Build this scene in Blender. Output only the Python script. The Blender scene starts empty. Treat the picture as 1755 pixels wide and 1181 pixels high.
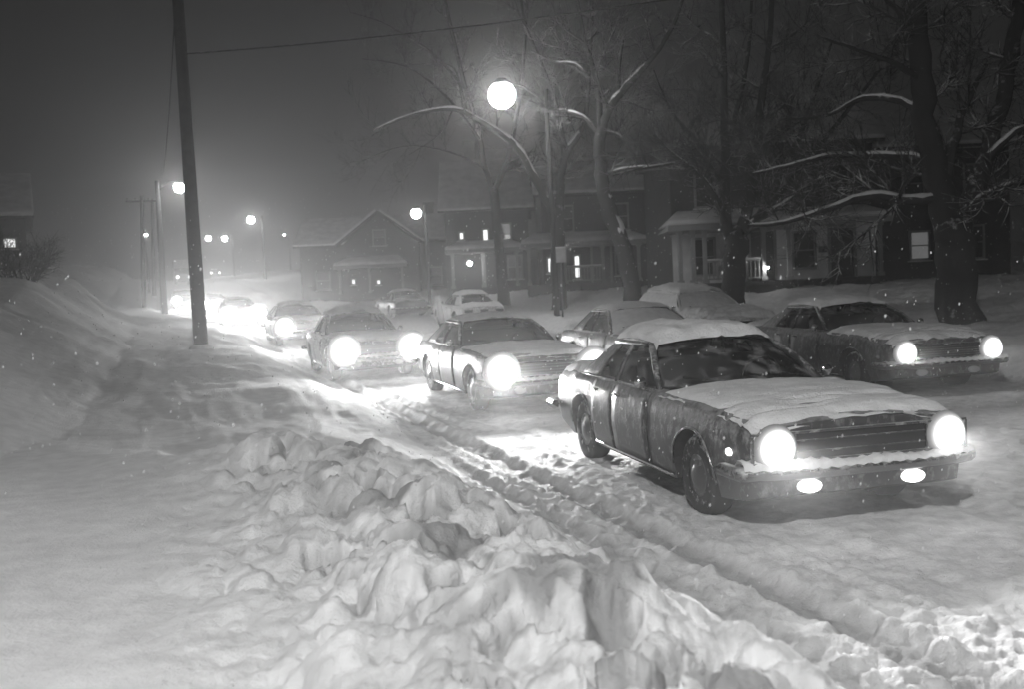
import bpy, bmesh, math, random
import numpy as np
from mathutils import Vector, Matrix

# ------------------------------------------------------------------ camera, world, exposure
SC = bpy.context.scene
COL = SC.collection
EYE = 1.82
F, YH, ROLL = 1750.0, 495.0, -0.045          # focal length / horizon row in 1755 px, camera roll
PITCH = math.atan((590.5 - YH) / F)

def make_camera():
    cd = bpy.data.cameras.new('camera'); co = bpy.data.objects.new('camera', cd); COL.objects.link(co)
    r0 = Vector((1, 0, 0)); fw = Vector((0, math.cos(PITCH), -math.sin(PITCH))); dn = fw.cross(r0)
    rc = math.cos(ROLL) * r0 - math.sin(ROLL) * dn
    dc = math.sin(ROLL) * r0 + math.cos(ROLL) * dn
    m = Matrix((rc, -dc, -fw)).transposed().to_4x4(); m.translation = (0, 0, EYE)
    co.matrix_world = m
    cd.sensor_width = 36; cd.lens = F * 36 / 1755; cd.clip_end = 2000; cd.clip_start = .05
    cd.dof.use_dof = True; cd.dof.focus_distance = 8.5; cd.dof.aperture_fstop = 2.6
    SC.camera = co
make_camera()

W = bpy.data.worlds.new('World'); SC.world = W; W.use_nodes = True
bg = W.node_tree.nodes['Background']
bg.inputs[0].default_value = (1, 1, 1, 1); bg.inputs[1].default_value = 0.017   # cloudy night sky over a lit town
SC.view_settings.view_transform = 'Standard'; SC.view_settings.look = 'None'
SC.view_settings.exposure = 0; SC.view_settings.gamma = 1
SC.cycles.max_bounces = 5; SC.cycles.diffuse_bounces = 2; SC.cycles.glossy_bounces = 2
SC.cycles.transmission_bounces = 4; SC.cycles.transparent_max_bounces = 10; SC.cycles.volume_bounces = 0
SC.cycles.use_denoising = True
SC.cycles.sample_clamp_indirect = 4
SC.cycles.use_adaptive_sampling = False
RNG = random.Random(7)
HAZE_D, HAZE_G = 0.0048, 0.82

# ------------------------------------------------------------------ helpers
def at(px, py, y):
    """photo pixel at ground distance y -> world point (inverse of the camera)"""
    a, b = px - 877.5, py - 590.5
    u = a * math.cos(ROLL) + b * math.sin(ROLL); v = -a * math.sin(ROLL) + b * math.cos(ROLL)
    d = Vector((u / F, math.cos(PITCH) - v / F * math.sin(PITCH), -math.sin(PITCH) - v / F * math.cos(PITCH)))
    d *= y / d.y
    return Vector((d.x, y, EYE + d.z))

def tag(o, label=None, cat=None, group=None, kind=None):
    if label: o['label'] = label
    if cat: o['category'] = cat
    if group: o['group'] = group
    if kind: o['kind'] = kind
    return o

def empty(name, loc=(0, 0, 0), rz=0):
    o = bpy.data.objects.new(name, None); COL.objects.link(o); o.location = loc; o.rotation_euler = (0, 0, rz)
    o.empty_display_size = .2
    return o

def copy_tree(o, parent=None):
    c = o.copy(); COL.objects.link(c); c.parent = parent
    for ch in list(o.children): copy_tree(ch, c)
    return c

class MB:
    """collects shapes of one part into one mesh"""
    def __init__(s): s.v = []; s.f = []
    def add(s, vs, fs):
        n = len(s.v); s.v.extend([tuple(p) for p in vs]); s.f.extend([tuple(i + n for i in f) for f in fs])
    def box(s, c, d, rz=0, rx=0, ry=0):
        m = Matrix.Rotation(rz, 3, 'Z') @ Matrix.Rotation(ry, 3, 'Y') @ Matrix.Rotation(rx, 3, 'X')
        vs = [Vector(c) + m @ Vector((x * d[0] / 2, y * d[1] / 2, z * d[2] / 2)) for x in (-1, 1) for y in (-1, 1) for z in (-1, 1)]
        s.add(vs, [(0, 1, 3, 2), (4, 6, 7, 5), (0, 4, 5, 1), (2, 3, 7, 6), (0, 2, 6, 4), (1, 5, 7, 3)])
        return s
    def tube(s, pts, rad, n=8, cap=True, up=None):
        pts = [Vector(p) for p in pts]
        if not hasattr(rad, '__len__'): rad = [rad] * len(pts)
        vs = []; fs = []; prev = None
        for i, p in enumerate(pts):
            t = (pts[min(i + 1, len(pts) - 1)] - pts[max(i - 1, 0)])
            t = t.normalized() if t.length > 1e-9 else Vector((0, 0, 1))
            if prev is None:
                a = Vector((1, 0, 0)) if abs(t.x) < .8 else Vector((0, 1, 0))
                prev = (a - t * a.dot(t)).normalized()
            else:
                q = prev - t * prev.dot(t)
                prev = q.normalized() if q.length > 1e-6 else prev
            b = t.cross(prev)
            for k in range(n):
                a = 2 * math.pi * k / n
                vs.append(p + (prev * math.cos(a) + b * math.sin(a)) * rad[i])
        for i in range(len(pts) - 1):
            for k in range(n):
                fs.append((i * n + k, i * n + (k + 1) % n, (i + 1) * n + (k + 1) % n, (i + 1) * n + k))
        if cap:
            fs.append(tuple(range(n - 1, -1, -1))); m = (len(pts) - 1) * n; fs.append(tuple(range(m, m + n)))
        s.add(vs, fs); return s
    def lathe(s, prof, c=(0, 0, 0), axis='Z', n=24):
        """prof: (radius, height) pairs turned about an axis through c"""
        vs = []; fs = []
        for r, h in prof:
            for k in range(n):
                a = 2 * math.pi * k / n; x, y = r * math.cos(a), r * math.sin(a)
                q = {'Z': (x, y, h), 'X': (h, x, y), 'Y': (y, h, x)}[axis]
                vs.append((q[0] + c[0], q[1] + c[1], q[2] + c[2]))
        for i in range(len(prof) - 1):
            for k in range(n):
                fs.append((i * n + k, i * n + (k + 1) % n, (i + 1) * n + (k + 1) % n, (i + 1) * n + k))
        s.add(vs, fs); return s
    def grid(s, P, close=False):
        """P[i][j] points"""
        ni, nj = len(P), len(P[0]); vs = [p for r in P for p in r]
        fs = [(i * nj + j, (i + 1) * nj + j, (i + 1) * nj + j + 1, i * nj + j + 1) for i in range(ni - 1) for j in range(nj - 1)]
        s.add(vs, fs); return s
    def build(s, name, mat, parent=None, smooth=False, bevel=0, solid=0, loc=None):
        me = bpy.data.meshes.new(name); me.from_pydata(s.v, [], s.f); me.update()
        bm = bmesh.new(); bm.from_mesh(me); bmesh.ops.recalc_face_normals(bm, faces=bm.faces); bm.to_mesh(me); bm.free()
        if mat: me.materials.append(mat)
        if smooth:
            me.polygons.foreach_set('use_smooth', [True] * len(me.polygons))
        o = bpy.data.objects.new(name, me); COL.objects.link(o)
        if parent: o.parent = parent
        if loc: o.location = loc
        if solid:
            m = o.modifiers.new('solid', 'SOLIDIFY'); m.thickness = abs(solid); m.offset = 1 if solid > 0 else -1
        if bevel:
            m = o.modifiers.new('bevel', 'BEVEL'); m.width = bevel; m.segments = 2; m.limit_method = 'ANGLE'
        return o

def grid_mesh(name, V, faces, mat, smooth=True, attrs=None):
    """fast mesh from numpy arrays V (n,3), faces (m,4)"""
    used = np.unique(faces); remap = np.full(len(V), -1, np.int64); remap[used] = np.arange(len(used))
    Vv = V[used]; fs = remap[faces]
    me = bpy.data.meshes.new(name)
    me.vertices.add(len(Vv)); me.vertices.foreach_set('co', Vv.astype(np.float32).ravel())
    me.loops.add(fs.size); me.loops.foreach_set('vertex_index', fs.astype(np.int32).ravel())
    me.polygons.add(len(fs)); me.polygons.foreach_set('loop_start', np.arange(0, fs.size, 4, dtype=np.int32))
    me.polygons.foreach_set('loop_total', np.full(len(fs), 4, np.int32))
    me.polygons.foreach_set('use_smooth', np.full(len(fs), smooth))
    me.update(calc_edges=True); me.validate()
    for k, a in (attrs or {}).items():
        at_ = me.attributes.new(k, 'FLOAT', 'POINT'); at_.data.foreach_set('value', a[used].astype(np.float32))
    me.materials.append(mat)
    o = bpy.data.objects.new(name, me); COL.objects.link(o)
    return o

def _hash(ix, iy, seed):
    n = (ix.astype(np.int64) * 374761393 + iy.astype(np.int64) * 668265263 + seed * 1442695041) & 0x7fffffff
    n = ((n ^ (n >> 13)) * 1274126177) & 0x7fffffff
    return ((n ^ (n >> 16)) & 0xffff) / 65535.0

def noise(x, y, seed=0):
    x0 = np.floor(x); y0 = np.floor(y); fx = x - x0; fy = y - y0
    u = fx * fx * fx * (fx * (fx * 6 - 15) + 10); v = fy * fy * fy * (fy * (fy * 6 - 15) + 10)
    def g(ix, iy):
        a = _hash(ix, iy, seed) * 2 * np.pi
        return np.cos(a) * (x - ix) + np.sin(a) * (y - iy)
    return 1.5 * ((g(x0, y0) * (1 - u) + g(x0 + 1, y0) * u) * (1 - v) + (g(x0, y0 + 1) * (1 - u) + g(x0 + 1, y0 + 1) * u) * v)

def fbm(x, y, o=4, seed=0, gain=.5):
    a = 1.0; t = 0
    for k in range(o):
        t = t + a * noise(x * 2 ** k, y * 2 ** k, seed + k); a *= gain
    return t

def sstep(a, b, x):
    t = np.clip((np.asarray(x, float) - a) / (b - a), 0, 1); return t * t * (3 - 2 * t)

# ------------------------------------------------------------------ materials (all grey: a black and white night)
def new_mat(name):
    m = bpy.data.materials.new(name); m.use_nodes = True; nt = m.node_tree
    return m, nt, nt.nodes['Principled BSDF']
def g(v): return (v, v, v, 1)

def mat_plain(name, v, rough=.6, metal=0, coat=0, var=0, scale=4, bump=0, bscale=40, spec=.5):
    m, nt, b = new_mat(name)
    b.inputs['Base Color'].default_value = g(v); b.inputs['Roughness'].default_value = rough
    b.inputs['Metallic'].default_value = metal; b.inputs['Coat Weight'].default_value = coat
    b.inputs['Specular IOR Level'].default_value = spec
    tc = nt.nodes.new('ShaderNodeTexCoord')
    if var:
        n = nt.nodes.new('ShaderNodeTexNoise'); n.inputs['Scale'].default_value = scale; n.inputs['Detail'].default_value = 6
        nt.links.new(tc.outputs['Object'], n.inputs['Vector'])
        r = nt.nodes.new('ShaderNodeMapRange'); r.inputs[1].default_value = .3; r.inputs[2].default_value = .7
        r.inputs[3].default_value = v * (1 - var); r.inputs[4].default_value = v * (1 + var)
        nt.links.new(n.outputs[0], r.inputs[0]); nt.links.new(r.outputs[0], b.inputs['Base Color'])
    if bump:
        n = nt.nodes.new('ShaderNodeTexNoise'); n.inputs['Scale'].default_value = bscale; n.inputs['Detail'].default_value = 5
        nt.links.new(tc.outputs['Object'], n.inputs['Vector'])
        bp = nt.nodes.new('ShaderNodeBump'); bp.inputs['Strength'].default_value = bump; bp.inputs['Distance'].default_value = .02
        nt.links.new(n.outputs[0], bp.inputs['Height']); nt.links.new(bp.outputs[0], b.inputs['Normal'])
    return m

def mat_snow(name, lo, hi, scale=3, bscale=35, bump=.5, attr=None, dirt_shade=.25):
    m, nt, b = new_mat(name); L = nt.links
    tc = nt.nodes.new('ShaderNodeTexCoord')
    n = nt.nodes.new('ShaderNodeTexNoise'); n.inputs['Scale'].default_value = scale; n.inputs['Detail'].default_value = 7
    L.new(tc.outputs['Object'], n.inputs['Vector'])
    r = nt.nodes.new('ShaderNodeMapRange'); r.inputs[1].default_value = .3; r.inputs[2].default_value = .7
    r.inputs[3].default_value = lo; r.inputs[4].default_value = hi; L.new(n.outputs[0], r.inputs[0])
    src = r.outputs[0]
    if attr:
        a = nt.nodes.new('ShaderNodeAttribute'); a.attribute_name = attr
        mx = nt.nodes.new('ShaderNodeMix'); mx.data_type = 'FLOAT'
        L.new(a.outputs['Fac'], mx.inputs[0]); L.new(src, mx.inputs[2]); mx.inputs[3].default_value = dirt_shade
        src = mx.outputs[0]
    L.new(src, b.inputs['Base Color']); b.inputs['Roughness'].default_value = .65
    b.inputs['Specular IOR Level'].default_value = .3
    n2 = nt.nodes.new('ShaderNodeTexNoise'); n2.inputs['Scale'].default_value = bscale; n2.inputs['Detail'].default_value = 6
    n2.inputs['Roughness'].default_value = .7
    L.new(tc.outputs['Object'], n2.inputs['Vector'])
    bp = nt.nodes.new('ShaderNodeBump'); bp.inputs['Strength'].default_value = bump; bp.inputs['Distance'].default_value = .035
    L.new(n2.outputs[0], bp.inputs['Height']); L.new(bp.outputs[0], b.inputs['Normal'])
    return m

def mat_dusted(name, v, amount, rough=.35, coat=.5, scale=18, metal=0, upsnow=True, streak=0, white=.75):
    """painted metal or bark with snow caught on it: flecks everywhere, more on faces that look up"""
    m, nt, b = new_mat(name); L = nt.links
    tc = nt.nodes.new('ShaderNodeTexCoord')
    n = nt.nodes.new('ShaderNodeTexNoise'); n.inputs['Scale'].default_value = scale; n.inputs['Detail'].default_value = 9
    n.inputs['Roughness'].default_value = .65
    if streak:
        mp = nt.nodes.new('ShaderNodeMapping'); mp.inputs['Scale'].default_value = (1, 1, streak)
        L.new(tc.outputs['Object'], mp.inputs['Vector']); L.new(mp.outputs[0], n.inputs['Vector'])
    else: L.new(tc.outputs['Object'], n.inputs['Vector'])
    src = n.outputs[0]
    if upsnow:
        ge = nt.nodes.new('ShaderNodeNewGeometry'); sp = nt.nodes.new('ShaderNodeSeparateXYZ'); L.new(ge.outputs['Normal'], sp.inputs[0])
        mu = nt.nodes.new('ShaderNodeMath'); mu.operation = 'MULTIPLY_ADD'; mu.inputs[1].default_value = .22
        L.new(sp.outputs[2], mu.inputs[0]); L.new(src, mu.inputs[2]); src = mu.outputs[0]
    r = nt.nodes.new('ShaderNodeMapRange'); r.inputs[1].default_value = .58 - amount; r.inputs[2].default_value = .80 - amount
    L.new(src, r.inputs[0])
    mx = nt.nodes.new('ShaderNodeMix'); mx.data_type = 'FLOAT'; mx.inputs[2].default_value = v; mx.inputs[3].default_value = white
    L.new(r.outputs[0], mx.inputs[0]); L.new(mx.outputs[0], b.inputs['Base Color'])
    mr = nt.nodes.new('ShaderNodeMix'); mr.data_type = 'FLOAT'; mr.inputs[2].default_value = rough; mr.inputs[3].default_value = .8
    L.new(r.outputs[0], mr.inputs[0]); L.new(mr.outputs[0], b.inputs['Roughness'])
    b.inputs['Coat Weight'].default_value = coat * .15; b.inputs['Specular IOR Level'].default_value = .3; b.inputs['Metallic'].default_value = metal
    bp = nt.nodes.new('ShaderNodeBump'); bp.inputs['Strength'].default_value = .35; bp.inputs['Distance'].default_value = .015
    L.new(r.outputs[0], bp.inputs['Height']); L.new(bp.outputs[0], b.inputs['Normal'])
    return m

def mat_emit(name, strength, attr=None):
    m, nt, b = new_mat(name); nt.nodes.remove(b)
    e = nt.nodes.new('ShaderNodeEmission'); e.inputs[0].default_value = g(1); e.inputs[1].default_value = strength
    if attr:
        a = nt.nodes.new('ShaderNodeAttribute'); a.attribute_name = attr; nt.links.new(a.outputs['Fac'], e.inputs[1])
    nt.links.new(e.outputs[0], nt.nodes['Material Output'].inputs[0]); return m

def mat_glass(name, dark=.8):
    m, nt, b = new_mat(name); nt.nodes.remove(b); L = nt.links
    t = nt.nodes.new('ShaderNodeBsdfTransparent'); t.inputs[0].default_value = g(dark)
    gl = nt.nodes.new('ShaderNodeBsdfGlossy'); gl.inputs['Roughness'].default_value = .06; gl.inputs['Color'].default_value = g(.9)
    fr = nt.nodes.new('ShaderNodeFresnel'); fr.inputs[0].default_value = 1.45
    mx = nt.nodes.new('ShaderNodeMixShader'); L.new(fr.outputs[0], mx.inputs[0]); L.new(t.outputs[0], mx.inputs[1]); L.new(gl.outputs[0], mx.inputs[2])
    # frost and stuck flakes
    df = nt.nodes.new('ShaderNodeBsdfDiffuse'); df.inputs[0].default_value = g(.75)
    tc = nt.nodes.new('ShaderNodeTexCoord'); n = nt.nodes.new('ShaderNodeTexNoise'); n.inputs['Scale'].default_value = 5; n.inputs['Detail'].default_value = 8
    L.new(tc.outputs['Object'], n.inputs['Vector'])
    r = nt.nodes.new('ShaderNodeMapRange'); r.inputs[1].default_value = .5; r.inputs[2].default_value = .85; r.inputs[4].default_value = .5
    L.new(n.outputs[0], r.inputs[0])
    m2 = nt.nodes.new('ShaderNodeMixShader'); L.new(r.outputs[0], m2.inputs[0]); L.new(mx.outputs[0], m2.inputs[1]); L.new(df.outputs[0], m2.inputs[2])
    L.new(m2.outputs[0], nt.nodes['Material Output'].inputs[0]); return m

M = dict(
    snow=mat_snow('fresh_snow', .70, .85, 6, 32, .7, 'dirt_shade', .2),
    road=mat_snow('packed_snow', .50, .76, 6, 22, .7, 'dirt_shade', .3),
    carsnow=mat_snow('car_snow', .70, .84, 8, 40, .6),
    paint=mat_dusted('dark_paint', .04, .07, scale=16, streak=.7, white=.24), pillar=mat_dusted('pillar_paint', .025, -.02, scale=22, white=.4),
    paint2=mat_dusted('dull_paint', .06, .08),
    paintw=mat_dusted('pale_paint', .3, .16),
    dark=mat_plain('dark_interior', .012, .8, var=.3),
    seat=mat_plain('seat_vinyl', .04, .5, var=.3),
    rubber=mat_dusted('tyre_rubber', .018, .02, .8, 0, 14),
    chrome=mat_plain('chrome', .75, .16, 1, var=.12, scale=12),
    dchrome=mat_dusted('snowy_chrome', .2, .02, .25, 0, 10, 1),
    hub=mat_dusted('dirty_hubcap', .08, .0, .4, 0, 12, .5), grille=mat_plain('grille_black', .01, .7, var=.3),
    glass=mat_glass('car_glass', .8),
    wglass=mat_plain('house_glass', .02, .08, var=.2, spec=.8),
    bark=mat_dusted('bark', .035, -.06, .9, 0, 5),
    bark2=mat_dusted('twig_bark', .05, .05, .9, 0, 3),
    wood=mat_plain('pole_wood', .022, .9, var=.4, scale=6, bump=.4, bscale=25),
    metal=mat_plain('galvanised_metal', .12, .5, .6, var=.2),
    hwhite=mat_plain('pale_clapboard', .7, .7, var=.12, scale=2, bump=.2, bscale=12),
    hdark=mat_plain('dark_clapboard', .035, .8, var=.25, scale=2, bump=.2, bscale=12),
    hmid=mat_plain('grey_clapboard', .05, .8, var=.25, scale=2, bump=.2, bscale=12),
    trim=mat_plain('white_trim', .24, .6, var=.1),
    door=mat_plain('dark_door', .05, .5, var=.2),
    brick=mat_plain('brick', .12, .9, var=.3, scale=9),
    roofsnow=mat_snow('roof_snow', .55, .72, 2, 10, .4),
    shrub=mat_dusted('shrub_twigs', .02, -.06, .9, 0, 6),
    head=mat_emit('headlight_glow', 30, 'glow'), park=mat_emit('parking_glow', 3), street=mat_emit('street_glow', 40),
    litwin=mat_emit('lit_window', .12), litwin2=mat_emit('lit_window_bright', 1.6), litwin3=mat_emit('lit_blind', .10),
    signface=mat_plain('sign_face', .45, .5, var=.15),
)

# ------------------------------------------------------------------ the lie of the land
RO = np.array((1.45, 5.0)); RD = np.array((-.3256, .9455)); RN = np.array((.9455, .3256))
def shift(s): return -3.0 * sstep(40, 80, s)
def road_se(x, y):
    dx = x - RO[0]; dy = y - RO[1]
    s = dx * RD[0] + dy * RD[1]; e = dx * RN[0] + dy * RN[1]
    return s, e - shift(s)
def se_xy(s, e):
    e = e + float(shift(s)); p = RO + RD * s + RN * e; return float(p[0]), float(p[1])
HILL_S = [-500, 8, 16, 28, 40, 72, 130, 190, 260, 600]; HILL_Z = [0, 0, .15, .27, .55, 1.15, 4.1, 6.2, 7, 7]
def hill(s):
    t = 0
    for d in (-6, -3, 0, 3, 6): t = t + np.interp(np.asarray(s) + d, HILL_S, HILL_Z)
    return t / 5

LR = random.Random(21)
LUMPS = []
for k in range(420):
    yy = LR.uniform(1.4, 9.0); ee = LR.gauss(-1.55, .5)
    r = LR.choice((.045, .06, .08, .1, .13, .16, .2, .24)) * LR.uniform(.8, 1.2)
    LUMPS.append((yy, ee, r, LR.uniform(.8, 1.7), LR.uniform(-.5, .5) + .35, LR.uniform(.35, .75)))

PITS = [(LR.uniform(2.2, 8.2), LR.gauss(-1.6, .45), LR.choice((.03, .045, .06, .08, .1)), LR.uniform(1.2, 2.6), LR.uniform(0, 3)) for k in range(110)]

def terrain(x, y):
    """height and dirt of the snow surface"""
    s, e = road_se(x, y)
    h = hill(s)
    # near verge and the lawn that climbs to the left
    ex = e + .25 * noise(s * .35, e * .3, 3)
    near_in = .55 * (1 - sstep(8.5, 13, y))
    V = np.interp(-ex - near_in, [-.02, .25, .6, 1.2, 3, 3.9, 4.6, 5.4, 6.4, 8.5, 14, 40], [0, .10, .24, .33, .38, .5, .85, 1.35, 2.0, 2.45, 2.6, 3.2])
    ramp = .72 + .38 * sstep(10, 34, y)
    V = np.where(ex < -3, .38 + (V - .38) * ramp, V)
    left = sstep(-.3, -1.2, e)
    V = V + left * (.06 * fbm(x * .35, y * .35, 3, 11) + .45 * sstep(-4.6, -7, e) * fbm(x * .22 + 3, y * .22, 3, 17))
    # wind ripples on the verge
    rip = fbm(s * .45 + .6 * noise(s * .4, e, 31), e * 2.2, 3, 23)
    V = V + .024 * rip * sstep(-.35, -.9, e) * sstep(-7, -4, e) * sstep(7, 9.5, y)
    h = h + V
    # plowed pile in front of the camera
    wob = .16 * noise(s * .8, s * 0 + 2.2, 5)
    ec = -1.5 + wob - .2 * sstep(6, 8, y)
    up = sstep(-.62, -.62 - .75, e - wob * .3)                       # road side of the ridge
    back = 1 - .55 * sstep(.15, 1.7, ec - e)                         # slope to the camera
    far = 1 - sstep(-.45, .5, y - (7.9 + .75 * (-1.2 - e)) + .35 * noise(x * 1.3, y * 1.3, 8))
    near = sstep(-6, -2, y) * sstep(-5.0, -2.2, e)
    pile = .27 * up * back * far * near
    lump = np.zeros_like(h)
    for (ly, le, r, el, ang, hh) in LUMPS:
        dy = (ly - RO[1] - le * RN[1]) / RD[1]
        px, py = RO + RD * dy + RN * le
        d = np.hypot(x - px, y - py); m = d < r * 1.9
        if not m.any(): continue
        dx, dyv = x[m] - px, y[m] - py
        a = dx * math.cos(ang) + dyv * math.sin(ang); b = -dx * math.sin(ang) + dyv * math.cos(ang)
        q = 1 - (a * el) ** 2 / r ** 2 - (b / el ** .3) ** 2 / (r * 1.3) ** 2
        q = .8 * np.sqrt(np.clip(q + .16 * noise(x[m] * 8, y[m] * 8, 77), 0, 1)) * r * hh
        lump[m] = np.maximum(lump[m], q)
    pit = np.zeros_like(h)
    for (ly, le, r, el, ang) in PITS:
        px, py = RO + RD * ((ly - RO[1] - le * RN[1]) / RD[1]) + RN * le
        d = np.hypot(x - px, y - py); m = d < r * 2.2
        if not m.any(): continue
        dx, dyv = x[m] - px, y[m] - py
        a = dx * math.cos(ang) + dyv * math.sin(ang); b = -dx * math.sin(ang) + dyv * math.cos(ang)
        q = 1 - (a / r) ** 2 - (b / (r * el)) ** 2 + .5 * noise(x[m] * 11, y[m] * 11, 78)
        pit[m] = np.maximum(pit[m], np.sqrt(np.clip(q, 0, 1)) * r * 1.7)
    pm = up * far * near * sstep(-3.6, -2.2, e)
    pile = pile + pm * (1.15 * lump - pit + .06 * fbm(x * 2.6, y * 2.6, 5, 40) + .02 * fbm(x * 9, y * 9, 5, 44, .6))
    h = h + pile
    dirt_shade = pm * np.clip(3.2 * (fbm(x * 2.1 + 7, y * 1.6, 4, 61) - .02), 0, 1) * sstep(-2.6, -1.7, e) * .8
    dirt_shade = np.maximum(dirt_shade, pm * np.clip(.16 + .4 * fbm(x * 7, y * 7, 4, 63) + 4.5 * pit, 0, .75) * sstep(-3.2, -2.0, e))  # fine grit, plus shade of the hollows painted into the colour
    # road: ruts, churned snow
    on = sstep(-.25, .1, e) * (1 - sstep(9.2, 9.8, e))
    R = on * (.016 * fbm(x * 3, y * 3, 4, 71) + .012 * sstep(.2, -.25, fbm(x * .7, y * .7, 2, 79)) * fbm(x * 9, y * 9, 4, 75) + .006 * fbm(x * 14, y * 14, 3, 76))
    wv = .025 * noise(s * .5, s * 0, 90)
    crumb = .035 * fbm(x * 5, y * 5, 4, 92)
    def rut(c, w, dep, m=1.0):
        d = (e - c - wv - crumb * .6) / w
        return m * (-dep * np.exp(-d ** 6) + dep * .28 * (np.exp(-((np.abs(d) - 1.4) / .35) ** 2)) * (1 + 14 * crumb))
    ruts = rut(.32, .14, .06) + rut(.66, .09, .035, sstep(7, 11, s)) + rut(1.15, .2, .022) + rut(2.75, .2, .02) + rut(4.6, .25, .018) + rut(6.2, .25, .018)
    R = R + on * ruts
    ch = on * sstep(1.9, .4, e) * sstep(3.5, -1.0, s)
    R = R + ch * (.034 * np.clip(fbm(x * 6.5, y * 6.5, 4, 101), -.35, 1))
    R = R + on * .016 * sstep(2.0, .4, e) * fbm(x * 8, y * 8, 4, 111)
    strip = sstep(-1.1, -.7, e) * sstep(.2, -.05, e) * (1 - .6 * sstep(9, 12, y))
    R = R + strip * (.03 * fbm(x * 4.5, y * 4.5, 4, 141) + .012 * fbm(x * 14, y * 14, 3, 145) + rut(-.16, .09, .04) * .8)
    h = h + R
    dirt_shade = np.maximum(dirt_shade, on * np.clip(.8 * np.exp(-((e - .30 - wv - crumb * .6) / .12) ** 4), 0, 1) + on * .35 * sstep(3.5, 5, e) + .45 * strip * np.exp(-((e + .16 - wv) / .10) ** 4))  # ruts: packed-snow tone with painted shade; far lanes simply darker
    # far side: low plow bank, then front lawns
    f = np.interp(e, [9.5, 10.3, 11, 12, 18, 30, 60], [0, .42, .42, .3, .95, 1.15, 1.5])
    f = f + sstep(9.8, 10.6, e) * (.10 * fbm(x * .6, y * .6, 4, 130) + .05 * fbm(x * 2, y * 2, 3, 133))
    h = h + f
    return h, np.clip(dirt_shade, 0, 1)

def ground_z(x, y):
    h, _ = terrain(np.array([float(x)]), np.array([float(y)])); return float(h[0])

def build_terrain():
    fine = np.arange(-.62, .62, .0023)
    coarse = np.linspace(.62, 2 * math.pi - .62, 90)
    th = np.concatenate([fine, coarse])                            # azimuth from +Y towards +X
    r = [.25]
    while r[-1] < 60: r.append(r[-1] * (1.03 if r[-1] < 1.6 else 1.0062))
    while r[-1] < 700: r.append(r[-1] * 1.03)
    r = np.array(r)
    T, Rr = np.meshgrid(th, r)
    X = Rr * np.sin(T); Y = Rr * np.cos(T)
    sh = X.shape
    h, d = terrain(X.ravel(), Y.ravel())
    V = np.stack([X.ravel(), Y.ravel(), h], 1)
    nj = len(th); i, j = np.meshgrid(np.arange(len(r) - 1), np.arange(nj), indexing='ij')
    j2 = (j + 1) % nj
    Fc = np.stack([i * nj + j, i * nj + j2, (i + 1) * nj + j2, (i + 1) * nj + j], -1).reshape(-1, 4)
    cx = V[Fc].mean(1); s, e = road_se(cx[:, 0], cx[:, 1])
    road = (e > -.12) & (e < 9.6)
    bank = (~road) & (e < 0) & (e > -3.4) & (cx[:, 1] < 8.6 + .75 * (-1.2 - e)) & (cx[:, 1] > -3)
    rest = ~(road | bank)
    o = grid_mesh('road', V, Fc[road], M['road'], attrs={'dirt_shade': d}); tag(o, kind='structure')
    o = grid_mesh('snowbank', V, Fc[bank], M['snow'], attrs={'dirt_shade': d}); tag(o, kind='structure')
    o = grid_mesh('ground', V, Fc[rest], M['snow'], attrs={'dirt_shade': d}); tag(o, kind='structure')
build_terrain()

# ------------------------------------------------------------------ street lamps, poles and wires
def lamp_head(root, p, r, power, arm_from=None):
    """hood and glowing bulb at p (local to root); power is W of an equal point lamp"""
    if arm_from:
        a = Vector(arm_from); b = Vector(p) + Vector((0, 0, r * .9)); mid = a.lerp(b, .5) + Vector((0, 0, .35))
        MB().tube([a, a.lerp(mid, .5) + Vector((0, 0, .1)), mid, mid.lerp(b, .5) + Vector((0, 0, .05)), b], .03, 8).build('arm', M['metal'], root, True)
    hd = MB().lathe([(.03, r * 1.25), (r * .35, r * 1.2), (r * .6, r * .95), (r * .66, r * .78), (r * .6, r * .76), (.02, r * .9)], p, n=20).build('hood', M['metal'], root, True)
    L = power / (4 * math.pi) / (math.pi * r * r)
    key = 'street%d' % round(L)
    if key not in M: M[key] = mat_emit('lamp_glow', L)
    prof = [(r * math.sin(a), -r * math.cos(a)) for a in np.linspace(.02, math.pi - .5, 10)]
    MB().lathe(prof, p, n=16).build('bulb', M[key], hd, True)

def street_lamp(base, head, r, power, label, pole_r=.12, top=None, group='street lamps along the road'):
    """base and head in world coordinates"""
    bz = ground_z(base[0], base[1])
    root = empty('street_lamp', (base[0], base[1], bz)); tag(root, label, 'street lamp', group)
    h = Vector(head) - Vector((base[0], base[1], bz))
    t = top or h.z + .5
    lean = h.xy * .04
    MB().tube([(0, 0, -.3), (lean.x * .5, lean.y * .5, t * .5), (lean.x, lean.y, t)], [pole_r * 1.25, pole_r * 1.08, pole_r * .85], 12).build('pole', M['wood'], root, True)
    lamp_head(root, h, r, power, (lean.x, lean.y, h.z - .25))
    return root

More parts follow.
